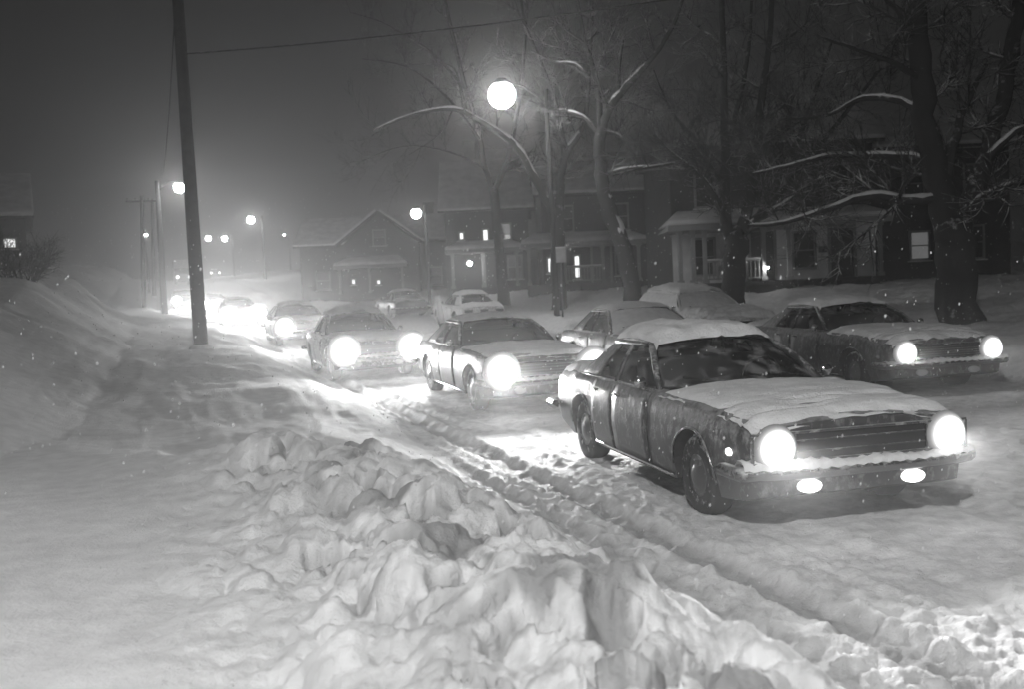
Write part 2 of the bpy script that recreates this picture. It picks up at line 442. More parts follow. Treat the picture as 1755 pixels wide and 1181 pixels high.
def utility_pole(bx, by, topv, r, label, arms=True):
    bz = ground_z(bx, by); root = empty('utility_pole', (bx, by, bz)); tag(root, label, 'utility pole', 'wooden poles along the near verge')
    t = Vector(topv) - Vector((bx, by, bz))
    pts = [t * k / 6 for k in range(7)]; pts[0] = Vector((0, 0, -.4))
    MB().tube(pts, [r * (1.12 - .3 * k / 6) for k in range(7)], 14).build('pole', M['wood'], root, True)
    MB().lathe([(r * 2.0, -.08), (r * 1.8, .05), (r * 1.2, .12), (r * .9, .13)], (0, 0, 0), n=16).build('snow_collar', M['snow'], root, True)
    if arms:
        a = t * .955
        cr = MB().box((a.x, a.y, a.z), (2.2, .1, .12), rz=.35).build('crossarm', M['wood'], root, bevel=.01)
        for k in (-1, -.45, .45, 1):
            q = (a.x + k * math.cos(.35), a.y + k * math.sin(.35), a.z + .06)
            MB().lathe([(.02, 0), (.02, .06), (.05, .08), (.045, .13), (.02, .15)], q, n=10).build('insulator', M['metal'], cr, True)
    return root

P0 = at(345, 600, 26.8); P0top = at(301, -60, 27.0)
utility_pole(P0.x, P0.y, P0top, .17, 'thick dark leaning utility pole standing closest, in front of the row of headlights')
q = at(245, 505, 74); utility_pole(q.x, q.y, at(243, 335, 74), .15, 'thin distant utility pole, farthest left of the poles on the verge')
q = at(263, 500, 96); utility_pole(q.x, q.y, at(261, 340, 96), .16, 'faint distant utility pole between the leftmost pole and the lamp pole', False)

q = at(279, 490, 66)
street_lamp((q.x, q.y), at(307, 321, 66), .32, 800, 'bright street lamp on a wooden pole just left of the big leaning pole', .17)
q = at(455, 480, 131); street_lamp((q.x, q.y), at(430, 376, 130), .45, 1300, 'street lamp hanging alone over the middle of the far road')
q = at(340, 470, 176); street_lamp((q.x, q.y), at(357, 408, 176), .45, 800, 'left lamp of the close pair far up the hill', .12)
q = at(402, 470, 178); street_lamp((q.x, q.y), at(385, 408, 178), .45, 800, 'right lamp of the close pair far up the hill', .12)
q = at(256, 500, 104); street_lamp((q.x, q.y), at(250, 402, 104), .14, 150, 'small dim street lamp between the thin poles at far left', .11)
q = at(498, 460, 190); street_lamp((q.x, q.y), at(487, 402, 190), .16, 150, 'tiniest distant street lamp, alone between far lamp and gabled house', .12)
q = at(735, 480, 56); street_lamp((q.x, q.y), at(713, 365, 55), .28, 130, 'street lamp glowing in front of the gabled house roof', .09)
street_lamp((1.68, 37.0), at(860, 162, 35), .46, 800, 'largest brightest street lamp, high over the road in the treetops', .09)
# the lamp of the same row that stands behind the photographer and lights the snow in front
street_lamp((-3.6, -3.4), (-1.0, -1.8, 7.4), .25, 3700, 'street lamp on a wooden pole standing behind the photographer', .16)

def wire(a, b, sag, label, r=.018):
    a, b = Vector(a), Vector(b)
    pts = [a.lerp(b, k / 16) - Vector((0, 0, sag * 4 * (k / 16) * (1 - k / 16))) for k in range(17)]
    tag(MB().tube(pts, r, 6).build('overhead_wire', M['shrub'], None, True), label, 'wire', 'overhead wires')

# ------------------------------------------------------------------ cars
CAR = dict(L=4.84, W=1.84, xf=1.49, xr=-1.33, cowl=.80, wst=.06, rft=-.98, rgb=-1.62, roof=1.30, sh=0.0, wagon=False,
           paint='paint', lights=True, power=900, hood_snow=.034, roof_snow=.10, deck_snow=.09, glass_snow=False, park=False, seed=1,
           hs=(-.4, 1.0), quad=False, hub=True, spread=112, lr=1.0, bars=2)

def spot(parent, loc, power, spread):
    ld = bpy.data.lights.new('headlight_beam', 'SPOT'); ld.energy = power; ld.spot_size = math.radians(spread); ld.spot_blend = 1
    ld.shadow_soft_size = .05
    o = bpy.data.objects.new('headlight_beam', ld); COL.objects.link(o); o.parent = parent; o.location = loc
    o.rotation_euler = (math.radians(90 - 4), 0, math.radians(-90)); o.scale = (1, .27, 1)   # a flat, wide beam

def build_car(name, label, cx, cy, yaw, group=None, **kw):
    P = dict(CAR); P.update(kw); k_ = P['L'] / 4.84
    for q_ in ('xf', 'xr', 'cowl', 'wst', 'rft', 'rgb'): P[q_] *= k_
    L, Wd = P['L'], P['W']; hl = L / 2
    root = empty(name, (cx, cy, ground_z(cx, cy) - .01), math.radians(yaw)); tag(root, label, 'car', group)
    c2 = (cx + 2 * math.cos(math.radians(yaw)), cy + 2 * math.sin(math.radians(yaw)))
    c3 = (cx - 2 * math.cos(math.radians(yaw)), cy - 2 * math.sin(math.radians(yaw)))
    zf, zr = ground_z(*c2), ground_z(*c3)
    root.rotation_euler[1] = -math.atan2(zf - zr, 4.0); root.location.z = (zf + zr) / 2 - .035
    paint = M[P['paint']]; sh = P['sh']; seed = P['seed']
    tail = .02 if not P['wagon'] else .06
    XS = [-hl, -hl + .1, -hl + .9, .8, 1.6, hl - .17, hl]
    def zsh(x): return float(np.interp(x, XS, [.78 + tail, .85 + tail, .895, .90, .885, .835, .775])) + sh
    def hw(x): return Wd / 2 * float(np.interp(x, [-hl, -hl + .1, -hl + .8, -.5, 1, hl - .42, hl - .1, hl], [.87, .93, .985, 1, 1, .975, .94, .90]))
    def zbot(x):
        b = float(np.interp(x, [-hl, -hl + .2, -hl + .6, hl - .5, hl - .15, hl], [.37, .31, .22, .22, .26, .31]))
        for xc in (P['xf'], P['xr']):
            d = .385 ** 2 - (x - xc) ** 2
            if d > 0: b = max(b, .31 + math.sqrt(d))
        return b
    PT = ([0, .25, .5, .8, .95, 1], [.935, .975, 1.0, .985, .955, .905])
    def side(x, z, s, off=0.0):
        t = (z - .2) / (zsh(x) - .2)
        return (x, s * (hw(x) * float(np.interp(t, *PT)) + off), z)
    def top(x, y):
        w = hw(x) * .905; k = min(1, abs(y) / w)
        return zsh(x) - .012 + .065 * math.sqrt(max(0, 1 - k * k)) if k < 1 else zsh(x) - .02
    xs = sorted(set([round(v, 3) for v in np.linspace(-hl, hl, 56)] + [round(xc + .385 * math.sin(a), 3) for xc in (P['xf'], P['xr']) for a in np.linspace(-1.32, 1.32, 17)]
                    + [hl - .03, hl - .07, -hl + .03, -hl + .07]))
    cab0, cab1 = P['rgb'] + .05, P['cowl'] - .1
    rows = []
    for x in xs:
        zb = zbot(x); zs = zsh(x); half = []
        for k in range(10): half.append(side(x, zb + (zs - zb) * k / 9, 1))
        w = hw(x) * .905
        for fr in (.965, .9, .75, .5, .25):
            half.append((x, w * fr, top(x, w * fr)))
        rows.append(half + [(x, 0, top(x, 0))] + [(p[0], -p[1], p[2]) for p in reversed(half)])
    nj = len(rows[0]); B = MB(); I = MB(); vs = [p for r_ in rows for p in r_]
    fb = []; fi = []
    for i in range(len(xs) - 1):
        xm = (xs[i] + xs[i + 1]) / 2
        for j in range(nj - 1):
            f = (i * nj + j, (i + 1) * nj + j, (i + 1) * nj + j + 1, i * nj + j + 1)
            if cab0 < xm < cab1 and 11 <= j <= nj - 13: continue
            fb.append(f)
        fi.append((i * nj, i * nj + nj - 1, (i + 1) * nj + nj - 1, (i + 1) * nj))
    for i in (0, len(xs) - 1):
        for j in range(nj // 2):
            fb.append((i * nj + j, i * nj + j + 1, i * nj + nj - 2 - j, i * nj + nj - 1 - j))
    B.add(vs, fb); I.add(vs, fi)
    body = B.build('body', paint, root, True)
    m = body.modifiers.new('e', 'EDGE_SPLIT'); m.split_angle = math.radians(42)
    # cabin tub, seats, dashboard, wheel wells
    for xc in (P['xf'], P['xr']): I.box((xc, 0, .42), (.66, 1.05, .44))
    I.box(((cab0 + cab1) / 2, 0, .60), (cab1 - cab0 + .1, 1.5, .06))
    I.box((cab1 + .02, 0, .78), (.06, 1.5, .3)); I.box((cab0 - .02, 0, .75), (.06, 1.45, .3))
    I.box((P['cowl'] - .32, 0, .84), (.3, 1.42, .13)); I.box((0, 0, .3), (L * .72, 1.2, .16))
    I.build('cabin_floor', M['dark'], root)
    for sx, wd in ((P['cowl'] - .98, 1.36), (P['cowl'] - 1.86, 1.3)):
        st = MB()
        st.box((sx, 0, .90), (.14, wd, .46), ry=-.22); st.box((sx + .28, 0, .70), (.5, wd, .16), ry=.1)
        st.build('seat', M['seat'], root, True, bevel=.05)
    sw = MB(); ring = [(P['cowl'] - .55 + .02 * math.sin(a), .37 + .19 * math.cos(a), .93 + .18 * math.sin(a)) for a in np.linspace(0, 2 * math.pi, 21)]
    sw.tube(ring, .012, 6, False).tube([(P['cowl'] - .55, .37, .93), (P['cowl'] - .3, .37, .86)], .025, 8).tube([(P['cowl'] - .55, .19, .93), (P['cowl'] - .55, .55, .93)], .012, 6)
    sw.build('steering_wheel', M['grille'], root, True)
    # greenhouse
    cowl, wst, rft, rgb, rz = P['cowl'], P['wst'], P['rft'], P['rgb'], P['roof'] + sh
    yb, yt = Wd / 2 * .885, Wd / 2 * .64
    bz = .90 + sh
    def ws_lo(u): return Vector((cowl - .2 * u * u, u * (yb - .03), bz + .03))
    def ws_hi(u): return Vector((wst - .1 * u * u, u * yt, rz - .045 * u * u))
    def sd_lo(t, s): return Vector((cowl - .2 + (rgb + .12 - cowl + .2) * t, s * yb, bz - .005))
    def sd_hi(t, s): return Vector((wst - .1 + (rft - wst + .1) * t, s * yt, rz - .045))
    def rg_lo(u): return Vector((rgb - .0 + .12 * u * u, u * (yb - .02), bz + .03))
    def rg_hi(u): return Vector((rft - .03 + .03 * u * u, u * yt, rz - .045 * u * u))
    def patch(lo, hi, u0, u1, v0, v1, nu=10, nv=5, bul=0.0, out=(0, 0, 0)):
        o = Vector(out)
        return [[lo(u0 + (u1 - u0) * i / nu).lerp(hi(u0 + (u1 - u0) * i / nu), v0 + (v1 - v0) * j / nv) + o * bul * math.sin(math.pi * (v0 + (v1 - v0) * j / nv)) for j in range(nv + 1)] for i in range(nu + 1)]
    gmat = M['glass']
    MB().grid(patch(ws_lo, ws_hi, -.95, .95, .0, .97, 14, 6, .03, (1, 0, .3))).build('windshield', gmat if not P['glass_snow'] else M['carsnow'], root, True)
    MB().grid(patch(rg_lo, rg_hi, -.86, .86, .04, .94, 12, 5, .02, (-1, 0, .3))).build('rear_window', gmat if P['glass_snow'] != 'all' else M['carsnow'], root, True)
    pil = MB()
    for s in (-1, 1):
        lo = lambda t, s=s: sd_lo(t, s); hi = lambda t, s=s: sd_hi(t, s)
        wins = ((.02, .47), (.50, .77)) if not P['wagon'] else ((.02, .34), (.37, .63), (.66, .95))
        if P['glass_snow'] == 'all':
            MB().grid(patch(lo, hi, -.02, .99, -.06, 1.0, 14, 8, .07, (0, s, 0))).build('side_window_snow', M['carsnow'], root, True)
        for a, b in wins:
            MB().grid(patch(lo, hi, a, b, .02, .94, 6, 4, .02, (0, s, 0))).build('side_window', gmat if P['glass_snow'] != 'all' else M['carsnow'], root, True)
        pil.tube([ws_lo(s) + Vector((0, 0, -.04)), ws_lo(s).lerp(ws_hi(s), .5) + Vector((.015, s * .012, .01)), ws_hi(s)], .032, 8)
        for k in range(len(wins) - 1):
            tm = (wins[k][1] + wins[k + 1][0]) / 2; pil.tube([lo(tm), lo(tm).lerp(hi(tm), .5) + Vector((0, s * .02, 0)), hi(tm)], .026, 8)
        pil.tube([hi(t) for t in np.linspace(0, 1, 8)], .03, 8)
        pil.tube([lo(t) + Vector((0, 0, .005)) for t in np.linspace(0, 1, 8)], .014, 6)
        e = wins[-1][1]
        pan = MB(); pan.grid(patch(lo, hi, e, 1, -.02, 1, 6, 5, .02, (0, s, 0)))
        a = rg_lo; b = rg_hi
        pan.grid(patch(a, b, .84 * s, 1 * s, -.02, 1, 3, 5, .02, (-1, 0, .3)))
        pan.grid([[Vector(hi(1)), rg_hi(s)], [lo(1), rg_lo(s)]])
        pan.build('rear_pillar', paint, root, True, solid=-.02)
    pil.build('pillar', M['pillar'] if P['glass_snow'] != 'all' else M['carsnow'], root, True)
    def roofz(x, y):
        u = y / yt; x0, x1 = rft - .03 + .03 * u * u, wst - .1 * u * u
        k = (x - x0) / max(.01, x1 - x0)
        return rz - .045 * u * u + .06 * math.sin(math.pi * min(1, max(0, k))) ** .7 * (1 - .5 * u * u)
    RG = []
    for i in range(13):
        r_ = []
        for j in range(13):
            u = -1 + j / 6; x0, x1 = rft - .03 + .03 * u * u, wst - .1 * u * u
            x = x0 + (x1 - x0) * i / 12; y = u * yt
            r_.append((x, y, roofz(x, y)))
        RG.append(r_)
    MB().grid(RG).build('roof', paint, root, True, solid=.02)
    # doors, trim, handles, mirrors, wipers
    spans = ((-.30, cowl - .22), (-.93, -.33)) if not P['wagon'] else ((-.1, cowl - .22), (-.85, -.13))
    for s in (-1, 1):
        for x0, x1 in spans:
            G = [[side(x0 + (x1 - x0) * i / 8, max(.27, zbot(x0 + (x1 - x0) * i / 8) + .01) + (zsh(x0) - .015 - max(.27, zbot(x0 + (x1 - x0) * i / 8) + .01)) * j / 8, s, .004) for j in range(9)] for i in range(9)]
            d = MB().grid(G).build('door', paint, root, True, solid=.008 * 1)
            hx = x0 + .14; q = side(hx, .80 + sh, s, .03)
            MB().box(q, (.16, .025, .028)).build('door_handle', M['dchrome'], d, True, bevel=.01)
        MB().tube([side(x, .255, s, .012) for x in np.linspace(P['xr'] + .42, P['xf'] - .42, 8)], .014, 6).build('rocker_trim', M['chrome'], root, True)
        for xc in (P['xf'], P['xr']):
            arch = MB(); pts = []
            for a in np.linspace(-1.45, 1.45, 15):
                x = xc + .385 * math.sin(a); z = .31 + .385 * math.cos(a); pts.append(side(x, z, s, .006))
            arch.tube(pts, .011, 6)
            arch.build('wheel_arch_trim', M['dchrome'], root, True)
        q = (cowl - .34, s * (yb + .10), bz + .07)
        mr = MB(); mr.lathe([(.0, -.03), (.045, -.025), (.055, .0), (.052, .02), (.0, .022)], q, 'X', 14); mr.tube([(q[0], q[1], q[2] - .04), (q[0], s * (yb + .02), bz - .01)], .01, 6)
        if s == -1 or True: mr.build('wing_mirror', M['chrome'], root, True)
    wp = MB()
    for y0, y1 in ((-.12, -.62), (.5, .02)):
        wp.tube([ws_lo(y0 / yb) + Vector((.02, 0, .0)), ws_lo(y1 / yb).lerp(ws_hi(y1 / yb), .16) + Vector((.035, 0, .02))], .008, 6)
    wp.build('wiper', M['grille'], root, True)
    # wheels
    for xc in (P['xf'], P['xr']):
        for s in (-1, 1):
            yc = s * (Wd / 2 - .155); rr = .325
            t = MB().lathe([(.17, -.09), (.24, -.1), (.30, -.095), (rr - .005, -.06), (rr, 0), (rr - .005, .06), (.30, .095), (.24, .1), (.17, .09)], (xc, yc, rr - .01), 'Y', 28)
            w = t.build('wheel', M['rubber'], root, True)
            MB().lathe([(.175, .07 * s), (.172, .088 * s), (.15, .083 * s), (.11, .088 * s), (.085, .108 * s), (.04, .118 * s), (.0, .12 * s)], (xc, yc, rr - .01), 'Y', 24).build('hubcap', M['hub'], w, True)
    # bumpers
    def bumper(sgn, z):
        pts = []
        for y in np.linspace(-.93, .93, 17):
            pts.append((sgn * (hl + .085 - .10 * abs(y / .93) ** 4), y * Wd / 1.84, z))
        e = .30
        pts = [(sgn * (hl - e), -.955 * Wd / 1.84, z)] + pts + [(sgn * (hl - e), .955 * Wd / 1.84, z)]
        sec = [(-.04, -.035), (.01, -.045), (.035, -.02), (.04, .02), (.015, .05), (-.04, .05)]
        G = []
        for i, p in enumerate(pts):
            p = Vector(p); a = Vector(pts[max(0, i - 1)]); b = Vector(pts[min(len(pts) - 1, i + 1)])
            t = (b - a).normalized(); n = Vector((t.y, -t.x, 0)) * sgn
            G.append([p + n * dx + Vector((0, 0, dz)) for dx, dz in sec + sec[:1]])
        return MB().grid(G).build('front_bumper' if sgn > 0 else 'rear_bumper', M['dchrome'], root, True), pts
    fbp, pts = bumper(1, .475)
    bumper(-1, .50)
    # snow heaped along the front bumper
    if P['hood_snow'] > 0:
        G = []
        for i, p in enumerate(pts[1:-1]):
            nz = .03 + .022 * float(noise(np.array([p[1] * 3.1 + seed]), np.array([.5]), seed)[0])
            G.append([Vector((p[0] + dx, p[1], p[2] + .045 + dz)) for dx, dz in ((-.10, .02), (-.06, nz + .01), (0, nz + .006), (.035, nz * .6), (.05, -.01))])
        fine = []
        for i in range(len(G) - 1):
            for k in range(4): fine.append([a.lerp(b, k / 4) + Vector((0, 0, .008 * math.sin(i * 7.3 + k * 2.1))) for a, b in zip(G[i], G[i + 1])])
        fine.append(G[-1]); MB().grid(fine).build('snow_ridge', M['carsnow'], fbp, True)
    # grille, lamps
    gr = MB().box((hl + .006, 0, .655 + sh), (.02, 1.06, .19)).build('grille', M['grille'], root)
    bars = MB()
    for k in range(P['bars']): bars.box((hl + .022, 0, .575 + sh + (k + .5) * .16 / P['bars']), (.014, 1.04, .010))
    bars.build('grille_bar', M['hub'], gr)
    fr_ = MB()
    for zz in (.553, .757): fr_.box((hl + .02, 0, zz + sh), (.035, 1.72, .016))
    for yy in (-.86, -.53, .53, .86): fr_.box((hl + .017, yy, .655 + sh), (.03, .016, .186))
    fr_.build('grille_surround', M['dchrome'], root)
    for s in (-1, 1):
        hb = MB().lathe([(.13, 0), (.145, .015), (.145, .03), (.13, .035), (.12, .02)], (hl, s * .69, .66 + sh), 'X', 28)
        hb.box((hl + .003, s * .69, .655 + sh), (.012, .31, .187))
        h = hb.build('headlight', M['chrome'], root, True)
        m = h.modifiers.new('e', 'EDGE_SPLIT')
        on = P['lights']
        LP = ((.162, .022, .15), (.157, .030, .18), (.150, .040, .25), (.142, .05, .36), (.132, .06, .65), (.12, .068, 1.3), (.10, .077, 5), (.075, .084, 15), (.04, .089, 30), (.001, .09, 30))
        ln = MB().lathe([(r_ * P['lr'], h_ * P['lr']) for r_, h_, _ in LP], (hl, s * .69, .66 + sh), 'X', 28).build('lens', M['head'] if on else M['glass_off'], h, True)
        if on:      # bright middle is the lamp; the enlarged, fading rim paints in its halo
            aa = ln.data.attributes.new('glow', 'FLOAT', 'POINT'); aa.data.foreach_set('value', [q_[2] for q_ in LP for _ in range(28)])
        if on: spot(h, (hl + .05 + .09 * P['lr'], s * .69, .66 + sh), P['power'], P['spread'])
        vp = MB().lathe([(.062, 0), (.06, .03), (.045, .045), (.001, .05)], (0, 0, 0), 'X', 20)
        vp.v = [(x + hl + .0, y * 1.5 + s * .42, z * .8 + .365) for x, y, z in vp.v]
        vp.build('parking_lamp', M['park'] if P['park'] else M['glass_off'], root, True)
        mk = MB().lathe([(.03, 0), (.028, .014), (.001, .018)], (0, 0, 0), 'Y', 14); q = side(hl - .30, .60 + sh, s)
        mk.v = [(x * 1.5 + q[0], y * s + q[1], z + q[2]) for x, y, z in mk.v]
        mk.build('side_marker', M['park'] if (P['park'] and s < 0) else M['glass_off'], root, True)
        MB().box((-hl - .005, s * .62, .68 + sh), (.03, .32, .11)).build('tail_lamp', M['tail'], root, bevel=.01)
    MB().box((-hl - .012, 0, .66 + sh), (.01, .32, .16)).build('number_plate', M['metal'], root)
    # snow: thick quilts with ragged rims on roof, bonnet and boot
    def quilt(name, x0, x1, w0, w1, zfun, t, nx, ny, rag, ridges=0.0, sd=0):
        us = np.linspace(0, 1, nx); vs_ = np.linspace(-1, 1, ny); G = []
        U, Vv = np.meshgrid(us, vs_, indexing='ij')
        n1 = fbm(U * (x1 - x0) * 2.2 + seed * 3 + sd, Vv * 1.9, 4, 200 + sd + seed)
        n2 = fbm(U * (x1 - x0) * 7 + seed, Vv * 1.1 + sd, 4, 300 + sd + seed)
        edge = np.minimum(np.minimum(U, 1 - U) * abs(x1 - x0) / .16, (1 - np.abs(Vv)) * w0 / .14)
        ef = np.sqrt(np.clip(edge + rag * n1, 0, 1))
        th = t * (.8 + .35 * n1) * ef - .012 * (1 - np.clip(edge, 0, 1)) - ridges * np.clip(n2 * 1.4 + .1, 0, 1) * sstep(.35, .95, U)
        for i in range(nx):
            r_ = []
            for j in range(ny):
                u = us[i]; w = w0 + (w1 - w0) * u; y = vs_[j] * w; x = x0 + (x1 - x0) * u
                r_.append((x + .02 * n1[i, j] * (1 - min(1, edge[i, j])), y, zfun(x, y) + th[i, j] + .002))
            G.append(r_)
        return MB().grid(G).build(name, M['carsnow'], root, True)
    if P['roof_snow'] > 0:
        quilt('roof_snow', rft - .05, wst + .03, yt + .03, yt + .02, lambda x, y: roofz(min(max(x, rft - .03), wst), max(-yt, min(yt, y))) + .02 - 4 * max(0, abs(y) - yt) , P['roof_snow'], 36, 34, .25, 0, 5)
    if P['hood_snow'] > 0:
        quilt('hood_snow', cowl - .06, hl - .0, yb * 1.07, yb * 1.03, top, P['hood_snow'], 80, 56, .6, P['hood_snow'] * 1.3, 9)
    if P['deck_snow'] > 0 and not P['wagon']:
        quilt('trunk_snow', rgb - .02, -hl + .03, yb * 1.0, yb * .96, top, P['deck_snow'], 30, 34, .3, 0, 14)
        if P['glass_snow']:
            MB().grid(patch(rg_lo, rg_hi, -1, 1, .0, .45, 16, 6, .06, (-1, 0, .3))).build('rear_window_snow', M['carsnow'], root, True)
    if P['glass_snow']:
        Gp = patch(ws_lo, ws_hi, -.98, .98, -.02, 1.0, 20, 10, .05, (1, 0, .3)); MB().grid(Gp).build('windshield_snow', M['carsnow'], root, True)
    return root

M['glass_off'] = mat_plain('lamp_glass_off', .35, .15, 0, var=.1)
M['tail'] = mat_plain('tail_lamp_glass', .06, .2, 0, var=.2)
LINE = 'cars queueing with their headlights on'
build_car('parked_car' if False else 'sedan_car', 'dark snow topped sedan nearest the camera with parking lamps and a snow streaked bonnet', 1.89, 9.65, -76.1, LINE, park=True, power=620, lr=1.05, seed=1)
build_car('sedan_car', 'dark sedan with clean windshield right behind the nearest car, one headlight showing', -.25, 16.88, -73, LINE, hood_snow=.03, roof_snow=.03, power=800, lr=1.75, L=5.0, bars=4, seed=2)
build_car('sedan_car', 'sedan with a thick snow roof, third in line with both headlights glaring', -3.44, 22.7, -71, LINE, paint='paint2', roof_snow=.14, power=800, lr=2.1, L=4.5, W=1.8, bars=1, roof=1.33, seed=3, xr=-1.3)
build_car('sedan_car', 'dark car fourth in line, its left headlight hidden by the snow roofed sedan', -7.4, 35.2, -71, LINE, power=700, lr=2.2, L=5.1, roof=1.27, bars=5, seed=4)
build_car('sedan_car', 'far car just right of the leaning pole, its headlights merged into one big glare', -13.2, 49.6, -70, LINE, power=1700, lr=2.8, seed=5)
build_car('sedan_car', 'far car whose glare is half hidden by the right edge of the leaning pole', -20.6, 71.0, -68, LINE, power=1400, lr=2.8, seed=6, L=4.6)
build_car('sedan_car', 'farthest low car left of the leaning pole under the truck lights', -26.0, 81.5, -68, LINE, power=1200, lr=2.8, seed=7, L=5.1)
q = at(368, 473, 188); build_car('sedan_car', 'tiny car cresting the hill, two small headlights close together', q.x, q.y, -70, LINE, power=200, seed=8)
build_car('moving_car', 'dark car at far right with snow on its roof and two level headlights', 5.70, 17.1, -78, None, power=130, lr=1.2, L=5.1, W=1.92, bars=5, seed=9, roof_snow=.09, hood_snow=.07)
PK = 'parked cars under the snow'
build_car('parked_sedan', 'unlit sedan with chrome edged side windows behind the nearest car roof', 2.38, 18.86, -75, PK, lights=False, glass_snow=True, L=4.6, roof=1.32, bars=3, seed=10, hood_snow=.09, roof_snow=.05)
build_car('parked_wagon', 'snow buried station wagon showing little but its roof behind the unlit sedan', 4.7, 25.4, -76, PK, lights=False, wagon=True, rft=-1.95, rgb=-2.3, roof=1.31, glass_snow='all', seed=11, roof_snow=.10, hood_snow=.12, paint='paintw')
build_car('parked_sedan', 'white snow covered sedan seen from behind with its dark rear window showing', -1.75, 41.4, 108, PK, lights=False, seed=12, roof_snow=.12, hood_snow=.12, paint='paintw', rgb=-1.7)
build_car('parked_sedan', 'dark parked car with a snowy roof farthest back, in front of the gabled house', -5.6, 52.5, 108, PK, lights=False, L=5.0, seed=13, roof_snow=.10, hood_snow=.1)

# ------------------------------------------------------------------ lorry on the hill
def build_truck(px, py, y, yaw):
    q = at(px, py, y); root = empty('box_truck', (q.x, q.y, ground_z(q.x, q.y)), math.radians(yaw))
    tag(root, 'box truck on the hill with two headlights and two small roof lights', 'truck')
    MB().box((-2.2, 0, 2.0), (4.6, 2.2, 2.5)).build('cargo_box', M['paintw'], root, bevel=.03)
    cab = MB().box((1.0, 0, 1.35), (1.5, 2.0, 1.5)).box((1.9, 0, .95), (.9, 1.9, .7)).box((0, 0, .55), (5.6, .9, .2)).build('cab', M['paint'], root, bevel=.06)
    MB().box((1.77, 0, 1.75), (.02, 1.7, .6)).build('windshield', M['wglass'], cab)
    MB().box((2.4, 0, .55), (.12, 2.1, .2)).build('front_bumper', M['dchrome'], root, bevel=.02)
    for x in (1.6, -3.2):
        for s in (-1, 1):
            w = MB().lathe([(.2, -.13), (.4, -.14), (.45, -.08), (.45, .08), (.4, .14), (.2, .13)], (x, s * .85, .45), 'Y', 18).build('wheel', M['rubber'], root, True)
            MB().lathe([(.2, .1 * s), (.12, .13 * s), (.001, .12 * s)], (x, s * .85, .45), 'Y', 14).build('hubcap', M['dchrome'], w, True)
    for s in (-1, 1):
        h = MB().lathe([(.14, 0), (.15, .05), (.11, .05), (.11, 0)], (2.36, s * .72, .98), 'X', 16).build('headlight', M['chrome'], root, True)
        MB().lathe([(.2, .04), (.1, .07), (.001, .08)], (2.36, s * .72, .98), 'X', 14).build('lens', M['park'], h, True)
        spot(h, (2.46, s * .72, .98), 200, 100)
        MB().lathe([(.07, 0), (.06, .06), (.001, .08)], (.12, s * .85, 3.1), 'X', 12).build('marker_lamp', M['park'], root, True)
build_truck(314, 482, 132, -70)

# ------------------------------------------------------------------ houses
def window(root, x, z, w, h, y=0.0, mat=None, bars=True, name='window'):
    f = MB()
    for sx in (-1, 1): f.box((x + sx * (w / 2 + .04), y - .03, z), (.09, .08, h + .2))
    for sz in (-1, 1): f.box((x, y - .03, z + sz * (h / 2 + .045)), (w, .08, .09))
    if bars: f.box((x, y - .03, z), (w, .06, .05))
    fo = f.build(name, M['trim'], root)
    MB().box((x, y - .012, z), (w, .02, h)).build('pane', mat or M['wglass'], fo)
    MB().box((x, y - .07, z - h / 2 - .115), (w + .3, .16, .05)).build('sill', M['roofsnow'], fo)
    return fo

def gable_roof(root, x0, x1, y0, y1, ze, rise, axis='X', over=.4, snow=.18, name='roof'):
    """slab roof with snow quilt; ridge along axis"""
    x0 -= over; x1 += over; y0 -= over; y1 += over
    m = MB(); s = MB()
    def slab(a, b, c, d, t, mb, lift):
        n = (Vector(b) - Vector(a)).cross(Vector(d) - Vector(a)).normalized()
        if n.z < 0: n = -n
        lo = [Vector(p) + n * lift for p in (a, b, c, d)]; hi = [p + n * t for p in lo]
        mb.add(lo + hi, [(0, 1, 2, 3), (4, 5, 6, 7), (0, 1, 5, 4), (1, 2, 6, 5), (2, 3, 7, 6), (3, 0, 4, 7)])
    if axis == 'X':
        ym = (y0 + y1) / 2; r = ze + rise
        q = [((x0, y0, ze), (x1, y0, ze), (x1, ym, r), (x0, ym, r)), ((x1, y1, ze), (x0, y1, ze), (x0, ym, r), (x1, ym, r))]
    else:
        xm = (x0 + x1) / 2; r = ze + rise
        q = [((x0, y0, ze), (xm, y0, r), (xm, y1, r), (x0, y1, ze)), ((x1, y0, ze), (xm, y0, r), (xm, y1, r), (x1, y1, ze))]
    for f in q: slab(*f, .12, m, 0); slab(*f, snow, s, .125)
    o = m.build(name, M['door'], root); s.build('roof_snow', M['roofsnow'], o, bevel=.06)
    return o

def walls(root, x0, x1, y0, y1, h, mat, gable=None, rise=0, name='wall', z0=-.8):
    m = MB().box(((x0 + x1) / 2, (y0 + y1) / 2, (z0 + h) / 2), (x1 - x0, y1 - y0, h - z0))
    if gable == 'Y':
        xm = (x0 + x1) / 2
        for y in (y0, y1):
            pass
        m.add([(x0, y0, h), (x1, y0, h), (xm, y0, h + rise), (x0, y1, h), (x1, y1, h), (xm, y1, h + rise)], [(0, 1, 2), (3, 5, 4), (0, 2, 5, 3), (1, 4, 5, 2)])
    if gable == 'X':
        ym = (y0 + y1) / 2
        m.add([(x0, y0, h), (x0, y1, h), (x0, ym, h + rise), (x1, y0, h), (x1, y1, h), (x1, ym, h + rise)], [(0, 1, 2), (3, 5, 4), (0, 2, 5, 3), (1, 4, 5, 2)])
    return m.build(name, mat, root)

